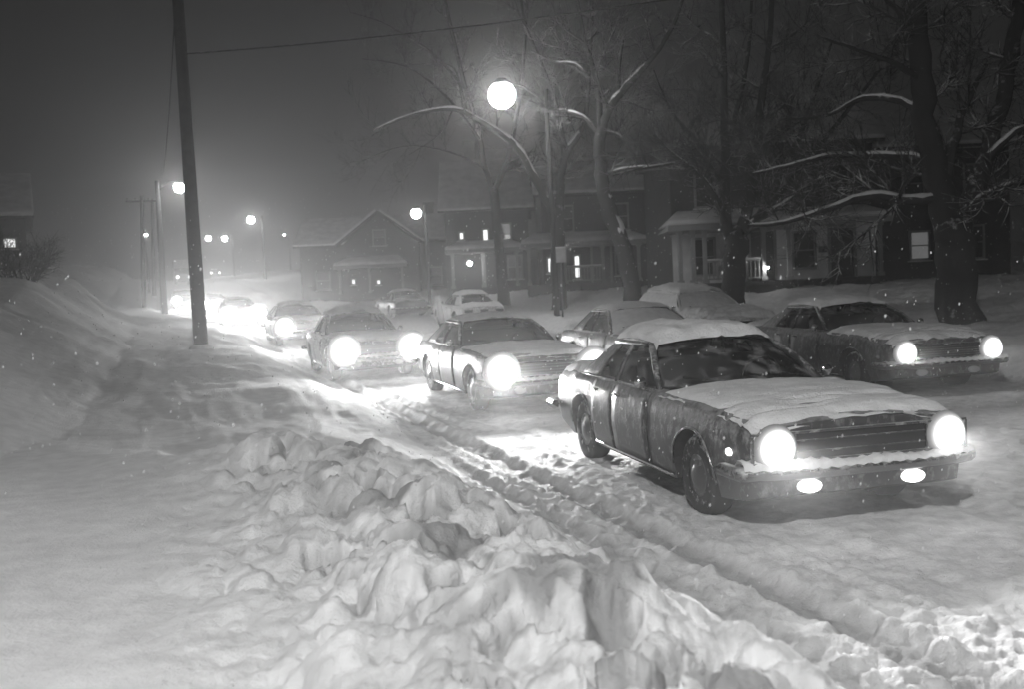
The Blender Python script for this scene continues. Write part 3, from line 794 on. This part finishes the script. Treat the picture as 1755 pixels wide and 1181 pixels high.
def porch(root, x0, x1, y0, y1, h, posts, drop=.55, deck=.35, rail=()):
    dk = MB().box(((x0 + x1) / 2, (y0 + y1) / 2, deck - .5), (x1 - x0, y1 - y0 - .02, 1.0)).build('porch_deck', M['hmid'], root)
    r = MB(); s = MB(); o = .3
    for mb, lift, t in ((r, 0, .22), (s, .225, .2)):
        a = [(x0 - o, y0 - o, h + lift), (x1 + o, y0 - o, h + lift), (x1 + o, y1 - .01, h + lift), (x0 - o, y1 - .01, h + lift)]
        b = [(x0 - o, y0 - o, h + lift + t), (x1 + o, y0 - o, h + lift + t), (x1 - drop, y1 - .01, h + lift + t + drop), (x0 + drop, y1 - .01, h + lift + t + drop)]
        mb.add(a + b, [(0, 1, 2, 3), (4, 5, 6, 7), (0, 1, 5, 4), (1, 2, 6, 5), (2, 3, 7, 6), (3, 0, 4, 7)])
    ro = r.build('porch_roof', M['trim'], root); s.build('porch_roof_snow', M['roofsnow'], ro, bevel=.08)
    for x in posts:
        p = MB().box((x, y0 + .1, (h + deck) / 2), (.16, .16, h - deck)).box((x, y0 + .1, deck + .08), (.26, .26, .16)).box((x, y0 + .1, h - .07), (.26, .26, .14))
        p.build('porch_post', M['trim'], root, bevel=.01)
    for a, b in rail:
        q = MB().box(((a + b) / 2, y0 + .1, deck + .85), (b - a, .08, .07)).box(((a + b) / 2, y0 + .1, deck + .15), (b - a, .06, .06))
        n = int((b - a) / .16)
        for k in range(n): q.box((a + (k + .5) * (b - a) / n, y0 + .1, deck + .5), (.035, .035, .66))
        rr = q.build('porch_railing', M['trim'], root)
        MB().box(((a + b) / 2, y0 + .1, deck + .92), (b - a, .1, .07)).build('railing_snow', M['roofsnow'], rr, bevel=.02)
    MB().box(((x0 + x1) / 2 + .6, y0 - .3, deck - .3), (1.6, .58, .34)).box(((x0 + x1) / 2 + .6, y0 - .75, deck - .5), (1.6, .3, .4)).build('step', M['hmid'], root)

def door(root, x, y, z0=.35, w=.95, h=2.05, mat=None):
    f = MB()
    for s in (-1, 1): f.box((x + s * (w / 2 + .06), y - .03, z0 + h / 2), (.12, .08, h + .1))
    f.box((x, y - .03, z0 + h + .06), (w + .24, .08, .12))
    d = MB().box((x, y - .015, z0 + h / 2), (w, .03, h)).build('door', mat or M['door'], root)
    f.build('door_frame', M['trim'], d); MB().lathe([(.03, -.06), (.035, -.03), (.001, -.07)], (x + w * .38, y - .02, z0 + 1), 'Y', 10).build('handle', M['chrome'], d)

def chimney(roof, x, y, z, h):
    MB().box((x, y, z), (.7, .7, h)).box((x, y, z + h / 2), (.84, .84, .14)).build('chimney', M['brick'], roof)

# right house: pale porch front, dark upper floor
g1 = ground_z(10.5, 41.5)
h1 = empty('porch_house', (0, 43, g1)); tag(h1, 'pale fronted house with long columned porch behind the two big right hand trees', 'house')
walls(h1, 6.9, 15.4, 0, 8, 5.9, M['hdark'])
MB().box((11.15, -.03, 1.1), (8.5, .06, 2.9)).build('porch_front', M['hwhite'], h1) 
walls(h1, 15.42, 21.5, .8, 7.6, 5.6, M['hmid'], name='side_wing')
r = gable_roof(h1, 6.9, 15.4, 0, 8, 5.9, 2.4); chimney(r, 12.5, 4.6, 8.6, 2.4)
gable_roof(h1, 15.9, 21.5, .8, 7.6, 5.6, 1.9, name='wing_roof')
porch(h1, 6.6, 11.2, -2.6, 0, 2.45, (6.8, 7.32, 7.78, 10.1, 11.1), rail=((7.86, 10.0),))
porch(h1, 11.85, 15.4, -1.0, 0, 2.55, (15.3,), .4)
for x, z in ((12.4, 1.55), (8.2, 1.45)): window(h1, x, z, .85, 1.45, -.06)
for x, z in ((8.4, 4.3), (11.2, 4.3), (13.9, 4.3)): window(h1, x, z, .85, 1.45, 0)
MB().box((13.2, -.085, 1.55), (.36, .04, .26)).build('house_plaque', M['door'], h1)
door(h1, 14.0, -.06); door(h1, 10.65, -.06)
window(h1, 17.6, 1.55, .72, 1.1, .8, M['litwin'])
window(h1, 19.9, 1.6, .8, 1.3, .8); window(h1, 17.4, 4.2, .8, 1.3, .8); window(h1, 20, 4.2, .8, 1.3, .8)

# middle house, two storeys, wide porch
g2 = ground_z(5.5, 55)
h2 = empty('two_storey_house', (0, 56, g2)); tag(h2, 'dark two storey house behind the sign with snowy porch roof and lit slit windows', 'house')
walls(h2, 1.9, 10.6, 0, 9, 5.1, M['hdark'], 'X', 2.6); r = gable_roof(h2, 1.9, 10.6, 0, 9, 5.1, 2.6); chimney(r, 8.2, 5.5, 8.2, 2.2)
porch(h2, 1.0, 7.0, -2.0, 0, 2.3, (1.1, 3.0, 5.0, 6.9), .45, rail=((3.1, 4.9),))
window(h2, 2.35, 1.4, .34, .72, 0, M['litwin2'], False); window(h2, 3.75, 1.25, .24, 1.15, 0, M['litwin2'], False)
door(h2, 5.1, 0); window(h2, 6.3, 1.4, .8, 1.3, 0)
for x in (3.2, 6.2, 9.2): window(h2, x, 3.9, .8, 1.3, 0)
window(h2, 9.1, 1.5, .8, 1.3, 0)

g3 = ground_z(-.5, 61)
h3 = empty('tall_house', (0, 62, g3)); tag(h3, 'dark house with steep snowy roof left of the two storey house, faint upper lights', 'house')
walls(h3, -3.7, 1.3, 0, 8, 4.9, M['hdark'], 'X', 3.4); r = gable_roof(h3, -3.7, 1.3, 0, 8, 4.9, 3.4); chimney(r, -2.2, 5, 8.6, 2.4)
window(h3, -2.75, 3.5, .2, .35, 0, M['litwin2'], False); window(h3, -1.3, 3.5, .26, .6, 0, M['litwin2'], False); window(h3, -.2, 3.5, .8, 1.2, 0)
door(h3, -.9, 0); window(h3, .4, 1.5, .8, 1.3, 0)
porch(h3, -3.4, .6, -1.6, 0, 2.4, (-3.3, -1.5, .5), .4)

g4 = ground_z(-9.5, 74)
h4 = empty('gabled_house', (0, 75, g4)); tag(h4, 'low wide house with dark front gable between snowy roof slopes, far down the street', 'house')
walls(h4, -15.2, -4.3, 0, 8, 3.8, M['hdark'], 'X', 2.2); r4 = gable_roof(h4, -15.2, -4.3, 0, 8, 3.8, 2.2)
walls(h4, -12.0, -6.4, -1.2, 3, 3.8, M['hdark'], 'Y', 2.3, name='gable_wall'); gable_roof(h4, -12.0, -6.4, -1.2, 3.6, 3.8, 2.3, 'Y', .3, name='gable_roof')
porch(h4, -12, -7.4, -2.9, -1.2, 2.1, (-11.9, -9.8, -7.5), .5)
window(h4, -11.2, 1.2, .2, .3, -1.2, M['litwin2'], False); window(h4, -9.4, 1.1, .2, .25, -1.2, M['litwin2'], False)
window(h4, -9.2, 4.3, .8, 1.0, -1.2); window(h4, -5.4, 1.4, .9, 1.2, 0); window(h4, -13.6, 1.4, .9, 1.2, 0); chimney(r4, -6, 4.8, 6.2, 1.8)

g5 = ground_z(-25.5, 50)
h5 = empty('hillside_house', (-23.4, 50, g5), .44); tag(h5, 'dark house at the left edge up the bank with snowy eaves and one lit window', 'house')
walls(h5, -9, 0, 0, 8, 2.9, M['hdark'], 'X', 2.4); gable_roof(h5, -9, 0, 0, 8, 2.9, 2.4, snow=.25)
window(h5, -.75, 1.75, .5, .4, 0, M['litwin2'], False); window(h5, -3, 1.5, .9, 1.2, 0); door(h5, -5, 0, 0)

def lantern(p, wall_dir, r, power, label):
    root = empty('porch_lantern', p); tag(root, label, 'lantern', 'porch lanterns')
    MB().lathe([(.02, r * 1.7), (r * 1.25, r * 1.15), (r * 1.1, r * 1.0)], (0, 0, 0), n=12).tube([(0, 0, r * 1.6), (0, wall_dir * .5, r * 1.9), (0, wall_dir, r * 1.6)], .018, 6).build('bracket', M['metal'], root, True)
    L = power / (4 * math.pi) / (math.pi * r * r)
    MB().lathe([(r * math.sin(a), -r * math.cos(a)) for a in np.linspace(.02, math.pi - .5, 8)], (0, 0, 0), n=12).build('bulb', mat_emit('lantern_glow', L), root, True)
lantern(at(805, 451, 60.2), .3, .13, 110, 'bright porch lantern on the steep roofed house beyond the snow covered sedan')
lantern(at(1316, 458, 40.2), .3, .045, 16, 'tiny porch lantern on the pale fronted house')

# ------------------------------------------------------------------ street sign, leaning marker, shrubs
def sign(px, py, y, label):
    p = at(px, py, y); gz = ground_z(p.x, p.y); root = empty('street_sign', (p.x, p.y, gz)); tag(root, label, 'sign')
    h = p.z - gz
    MB().tube([(0, .03, -.3), (.03, .03, h + .3)], .03, 8).build('post', M['metal'], root, True)
    MB().box((.02, 0, h), (.34, .012, .5)).build('sign_plate', M['signface'], root, bevel=.004)
    MB().box((.02, .0, h + .275), (.36, .05, .05)).build('snow_cap', M['roofsnow'], root, bevel=.02)
sign(960, 437, 36, 'small pale rectangular street sign on a post in front of the two storey house')
p = at(757, 512, 39); gz = ground_z(p.x, p.y)
mk = empty('marker_post', (p.x, p.y, gz), 0); tag(mk, 'leaning snow plastered post beside the white snow covered sedan', 'post')
MB().tube([(0, 0, -.2), (-.06, 0, .4), (-.16, 0, 1.25)], [.11, .115, .10], 10).build('post', M['wood'], mk, True)
MB().tube([(-.02, -.05, .25), (-.08, -.06, .6), (-.16, -.05, 1.3)], [.10, .13, .09], 10).build('snow_crust', M['carsnow'], mk, True)

def branch_set(mb, start, d, length, r, rng, depth, up=.25, curl=.35):
    n = 4 if depth else 3
    pts = [Vector(start)]; dd = Vector(d).normalized()
    for k in range(n):
        dd = (dd + Vector((rng.uniform(-1, 1), rng.uniform(-1, 1), rng.uniform(-.7, 1) + up)) * curl * .5).normalized()
        pts.append(pts[-1] + dd * length / n)
    mb.tube(pts, [r * (1 - .75 * k / n) for k in range(n + 1)], 5 if r > .02 else 4, False)
    if depth > 0:
        for k in range(1, n + 1):
            for q in range(rng.choice((1, 2, 2, 3))):
                t = rng.random(); p = pts[k - 1].lerp(pts[k], t); ax = (pts[k] - pts[k - 1]).normalized()
                side = Vector((rng.uniform(-1, 1), rng.uniform(-1, 1), rng.uniform(-1, 1))); side = (side - ax * side.dot(ax)).normalized()
                nd = ax * .75 + side * rng.uniform(.5, 1.0)
                branch_set(mb, p, nd, length * rng.uniform(.4, .65), max(.004, r * .5), rng, depth - 1, up, curl)

def tree(label, base, limbs, y, seed, twig=1.0, name='street_tree', twl=2.2):
    rng = random.Random(seed)
    gz = None; pts0 = [at(px, py, y) for px, py in limbs[0]['p']]
    bx, by = pts0[0].x, pts0[0].y; gz = ground_z(bx, by); O = Vector((bx, by, gz)); pts0[0].z = gz - .3
    root = empty(name, O); tag(root, label, 'tree', 'bare street trees')
    tr = MB(); cr = MB(); sn = MB()
    for li, lb in enumerate(limbs):
        dy = lb.get('dy', 0)
        P = [at(px, py, y + dy * k / max(1, len(lb['p']) - 1)) for k, (px, py) in enumerate(lb['p'])]
        if li == 0: P[0] = pts0[0]
        P = [p - O for p in P]
        # resample as a smooth chain with knobbly wander
        fine = []
        for i in range(len(P) - 1):
            p0, p1, p2, p3 = P[max(0, i - 1)], P[i], P[i + 1], P[min(len(P) - 1, i + 2)]
            for k in range(4):
                t = k / 4
                fine.append(.5 * (2 * p1 + (p2 - p0) * t + (2 * p0 - 5 * p1 + 4 * p2 - p3) * t * t + (3 * p1 - p0 - 3 * p2 + p3) * t ** 3))
        fine.append(P[-1]); n = len(fine)
        r0, r1 = lb['r']
        fine = [p + Vector((rng.uniform(-1, 1), rng.uniform(-1, 1), rng.uniform(-1, 1))) * (.22 * (r0 + (r1 - r0) * k / n) if 0 < k < n - 1 else 0) for k, p in enumerate(fine)]
        rad = [(r0 + (r1 - r0) * k / (n - 1)) * rng.uniform(.93, 1.07) for k in range(n)]
        if li == 0: rad[0] *= 1.35; rad[1] *= 1.1
        tr.tube(fine, rad, 10 if r0 > .1 else 7)
        if lb.get('snow'):
            a, b = lb['snow'] if isinstance(lb['snow'], tuple) else (0, 1)
            i0, i1 = int(a * (n - 1)), int(b * (n - 1)) + 1
            sp = [p + Vector((0, -.25 * rad[k + i0], rad[k + i0] * .72 + .01)) for k, p in enumerate(fine[i0:i1])]
            if len(sp) > 2: sn = MB(); sn.tube(sp, [max(.022, rad[k + i0] * rng.uniform(.5, .75)) * (.4 if k in (0, len(sp) - 1) else 1) for k in range(len(sp))], 7); sn.build('limb_snow', M['carsnow'], root, True)
        if li == 0: continue
        Ltot = sum((fine[k + 1] - fine[k]).length for k in range(n - 1))
        m = int(Ltot * 1.5 * twig * lb.get('tw', 1))
        for q in range(m):
            k = min(n - 2, int((.12 + .88 * rng.random() ** .8) * (n - 1))); p = fine[k].lerp(fine[k + 1], rng.random())
            ax = (fine[k + 1] - fine[k]).normalized()
            side = Vector((rng.uniform(-1, 1), rng.uniform(-1, 1), rng.uniform(-.5, 1))); side = (side - ax * side.dot(ax)).normalized()
            ln = twl * rng.uniform(.5, 1.3) * (1 - .3 * k / n)
            branch_set(cr, p, ax * .5 + side, ln, max(.012, min(.05, rad[k] * .45)), rng, 2, .2, .4)
    tr.build('trunk', M['bark'], root, True); cr.build('crown', M['bark2'], root, True)
    return root

tree('many stemmed tree with fanned upright limbs before the columned porch', None, [
    dict(p=[(1256, 545), (1258, 440), (1262, 402)], r=(.36, .33)),
    dict(p=[(1254, 420), (1243, 370), (1243, 300), (1242, 200), (1240, 100), (1236, -40)], r=(.2, .07)),
    dict(p=[(1266, 412), (1282, 350), (1297, 280), (1304, 190), (1317, 80), (1326, -40)], r=(.19, .06), dy=-1),
    dict(p=[(1272, 402), (1312, 350), (1346, 290), (1390, 180), (1425, 70)], r=(.13, .04), dy=1.5),
    dict(p=[(1266, 405), (1300, 375), (1350, 345), (1400, 312), (1440, 292)], r=(.12, .03), snow=(.1, .6), dy=-1),
    dict(p=[(1252, 400), (1230, 345), (1200, 302), (1150, 262), (1120, 230)], r=(.12, .03), snow=(.3, .9), dy=-1),
    dict(p=[(1278, 392), (1345, 320), (1440, 205), (1510, 115)], r=(.12, .03), dy=-2),
    dict(p=[(1245, 330), (1200, 250), (1150, 190), (1120, 120)], r=(.09, .02), dy=2),
    dict(p=[(1243, 260), (1270, 160), (1285, 60), (1290, -40)], r=(.09, .03), dy=1),
    dict(p=[(1230, 350), (1180, 285), (1120, 285), (1050, 300)], r=(.07, .02), snow=(.2, .8))], 30, 31, 1.25)
tree('huge tree at the right edge with long snow lined limbs reaching left', None, [
    dict(p=[(1645, 585), (1640, 470), (1634, 385)], r=(.50, .42)),
    dict(p=[(1630, 400), (1603, 300), (1585, 200), (1575, 100), (1566, -40)], r=(.33, .2), tw=.6),
    dict(p=[(1645, 395), (1668, 330), (1695, 250), (1722, 150), (1742, 40), (1750, -50)], r=(.25, .14), dy=1.5, tw=.6),
    dict(p=[(1602, 292), (1570, 271), (1500, 267), (1420, 267), (1350, 284), (1290, 297)], r=(.11, .025), snow=True, dy=1),
    dict(p=[(1618, 340), (1560, 343), (1490, 335), (1430, 354), (1345, 380), (1285, 386)], r=(.12, .03), snow=True, dy=-1),
    dict(p=[(1588, 200), (1545, 174), (1480, 168), (1420, 196), (1340, 204)], r=(.10, .02), snow=(0, .75), dy=1.5),
    dict(p=[(1655, 372), (1690, 335), (1745, 315), (1810, 300)], r=(.12, .05), snow=(.1, .7), dy=-1),
    dict(p=[(1690, 270), (1740, 225), (1800, 205)], r=(.1, .04), snow=(.1, .7)),
    dict(p=[(1612, 330), (1640, 230), (1650, 190), (1690, 110)], r=(.14, .05), dy=1),
    dict(p=[(1580, 140), (1540, 110), (1470, 85), (1400, 60)], r=(.09, .02), dy=-1.5),
    dict(p=[(1568, 60), (1555, 30), (1500, -20)], r=(.1, .04), snow=(0, .5))], 23, 32, 1.3)
tree('leaning tree right of the sign whose trunk is plastered with snow', None, [
    dict(p=[(1088, 535), (1072, 440), (1056, 395), (1036, 330), (1028, 262), (1031, 220)], r=(.34, .2), snow=(.25, .62)),
    dict(p=[(1031, 225), (1045, 183), (1085, 135), (1110, 108), (1150, 50), (1180, -30)], r=(.17, .05), snow=(.15, .6), dy=-1),
    dict(p=[(1030, 235), (1006, 206), (975, 191), (945, 186), (905, 170)], r=(.11, .03), snow=(.2, .8), dy=1),
    dict(p=[(1032, 225), (1060, 232), (1085, 262), (1100, 290)], r=(.08, .02), snow=(0, .5)),
    dict(p=[(1030, 300), (1080, 288), (1150, 285), (1205, 300)], r=(.07, .02), snow=(.2, .9), dy=-1),
    dict(p=[(1030, 215), (1022, 140), (1000, 60), (985, -30)], r=(.13, .05), dy=1),
    dict(p=[(1060, 165), (1062, 100), (1075, 30)], r=(.09, .03)),
    dict(p=[(1008, 130), (985, 110), (950, 105), (910, 85)], r=(.09, .03), snow=(.2, .7), dy=1)], 37, 33, 1.1)
tree('tree behind the sign with one thick snowy limb arching left under the big lamp', None, [
    dict(p=[(957, 535), (956, 430), (957, 350)], r=(.30, .26)),
    dict(p=[(953, 372), (926, 322), (896, 266), (862, 232), (800, 194), (760, 187), (700, 198), (640, 222)], r=(.2, .035), snow=True, dy=-1.5, tw=.7),
    dict(p=[(958, 355), (962, 300), (969, 266), (986, 238), (1003, 203), (1010, 120), (1016, -30)], r=(.2, .06), snow=(.36, .6), tw=.8),
    dict(p=[(967, 270), (955, 190), (932, 120), (900, 40), (890, -30)], r=(.14, .04), dy=1.5),
    dict(p=[(800, 194), (790, 150), (770, 110), (700, 110)], r=(.05, .015), dy=-1),
    dict(p=[(775, 188), (760, 220), (740, 240), (700, 265)], r=(.04, .012))], 43.5, 34, .8)
tree('slim dark tree left of the sign, forked low with snow in the fork', None, [
    dict(p=[(864, 530), (853, 410), (846, 322)], r=(.28, .2), snow=(.9, 1)),
    dict(p=[(846, 326), (831, 285), (815, 205), (790, 120), (765, 10), (755, -40)], r=(.16, .05), dy=1),
    dict(p=[(846, 326), (870, 272), (888, 180), (900, 60), (905, -30)], r=(.15, .05), snow=(0, .2), dy=-1),
    dict(p=[(822, 240), (770, 170), (700, 115), (620, 100)], r=(.08, .02), dy=-1),
    dict(p=[(805, 160), (740, 90), (660, 40), (600, 20)], r=(.08, .02)),
    dict(p=[(835, 290), (770, 260), (690, 250), (610, 280)], r=(.06, .015), dy=1)], 50, 35, 1.0)

def shrub(px, py, y, w, h, label, seed):
    p = at(px, py, y); gz = ground_z(p.x, p.y); root = empty('shrub', (p.x, p.y, gz)); tag(root, label, 'shrub')
    rng = random.Random(seed); m = MB(); st = MB()
    for k in range(26):
        a = rng.uniform(0, 2 * math.pi); o = rng.random() ** .5 * w * .25
        s = Vector((math.cos(a) * o, math.sin(a) * o, -.1)); d = Vector((math.cos(a) * .5, math.sin(a) * .5, 1))
        branch_set(m if k % 4 else st, s, d, h * rng.uniform(.7, 1.1), .02, rng, 2, .1, .35)
    m.build('twigs', M['shrub'], root, True); st.build('stems', M['bark'], root, True)
shrub(40, 470, 30, 1.8, 1.1, 'low bare shrub at far left below the hillside house', 52)

wire(at(311, 92, 26.9), at(1160, -4, 24), .12, 'pale wire running from the big pole up to the right across the street')
wire(P0top + Vector((0, 0, -.4)), at(279, 300, 66), .5, 'wire strung along the verge from the big pole to the lamp pole')

# ------------------------------------------------------------------ falling snow: wet clumps of flakes
def flakes():
    rng = np.random.default_rng(5); n = 4200
    y = 3.6 + 30 * rng.random(n) ** 1.3; x = (rng.random(n) - .5) * (3 + 1.15 * y); z = rng.random(n) ** 1.4 * (1.4 + .12 * y) + .1
    r = rng.uniform(.0022, .0050, n) * (.6 + y / 18)
    base = np.array([(1, 0, 0), (-1, 0, 0), (0, 1, 0), (0, -1, 0), (.35, .1, 2.0), (-.35, -.1, -2.0)])
    V = np.stack([x, y, z], 1)[:, None, :] + base[None] * r[:, None, None]
    f = np.array([(0, 2, 4), (2, 1, 4), (1, 3, 4), (3, 0, 4), (2, 0, 5), (1, 2, 5), (3, 1, 5), (0, 3, 5)])
    Fc = (f[None] + (np.arange(n) * 6)[:, None, None]).reshape(-1, 3)
    me = bpy.data.meshes.new('falling_snow'); me.from_pydata(V.reshape(-1, 3).tolist(), [], Fc.tolist()); me.materials.append(M['snow'])
    o = bpy.data.objects.new('falling_snow', me); COL.objects.link(o); tag(o, kind='stuff')
flakes()

# ------------------------------------------------------------------ snow-filled air
hz = MB().box((0, 90, 13), (260, 260, 32)).build('haze', None); tag(hz, kind='stuff')
hm = bpy.data.materials.new('haze'); hm.use_nodes = True; nt = hm.node_tree; nt.nodes.remove(nt.nodes['Principled BSDF'])
pv = nt.nodes.new('ShaderNodeVolumePrincipled'); pv.inputs['Color'].default_value = g(.9); pv.inputs['Density'].default_value = HAZE_D
pv.inputs['Anisotropy'].default_value = HAZE_G
nt.links.new(pv.outputs[0], nt.nodes['Material Output'].inputs['Volume']); hz.data.materials.append(hm)
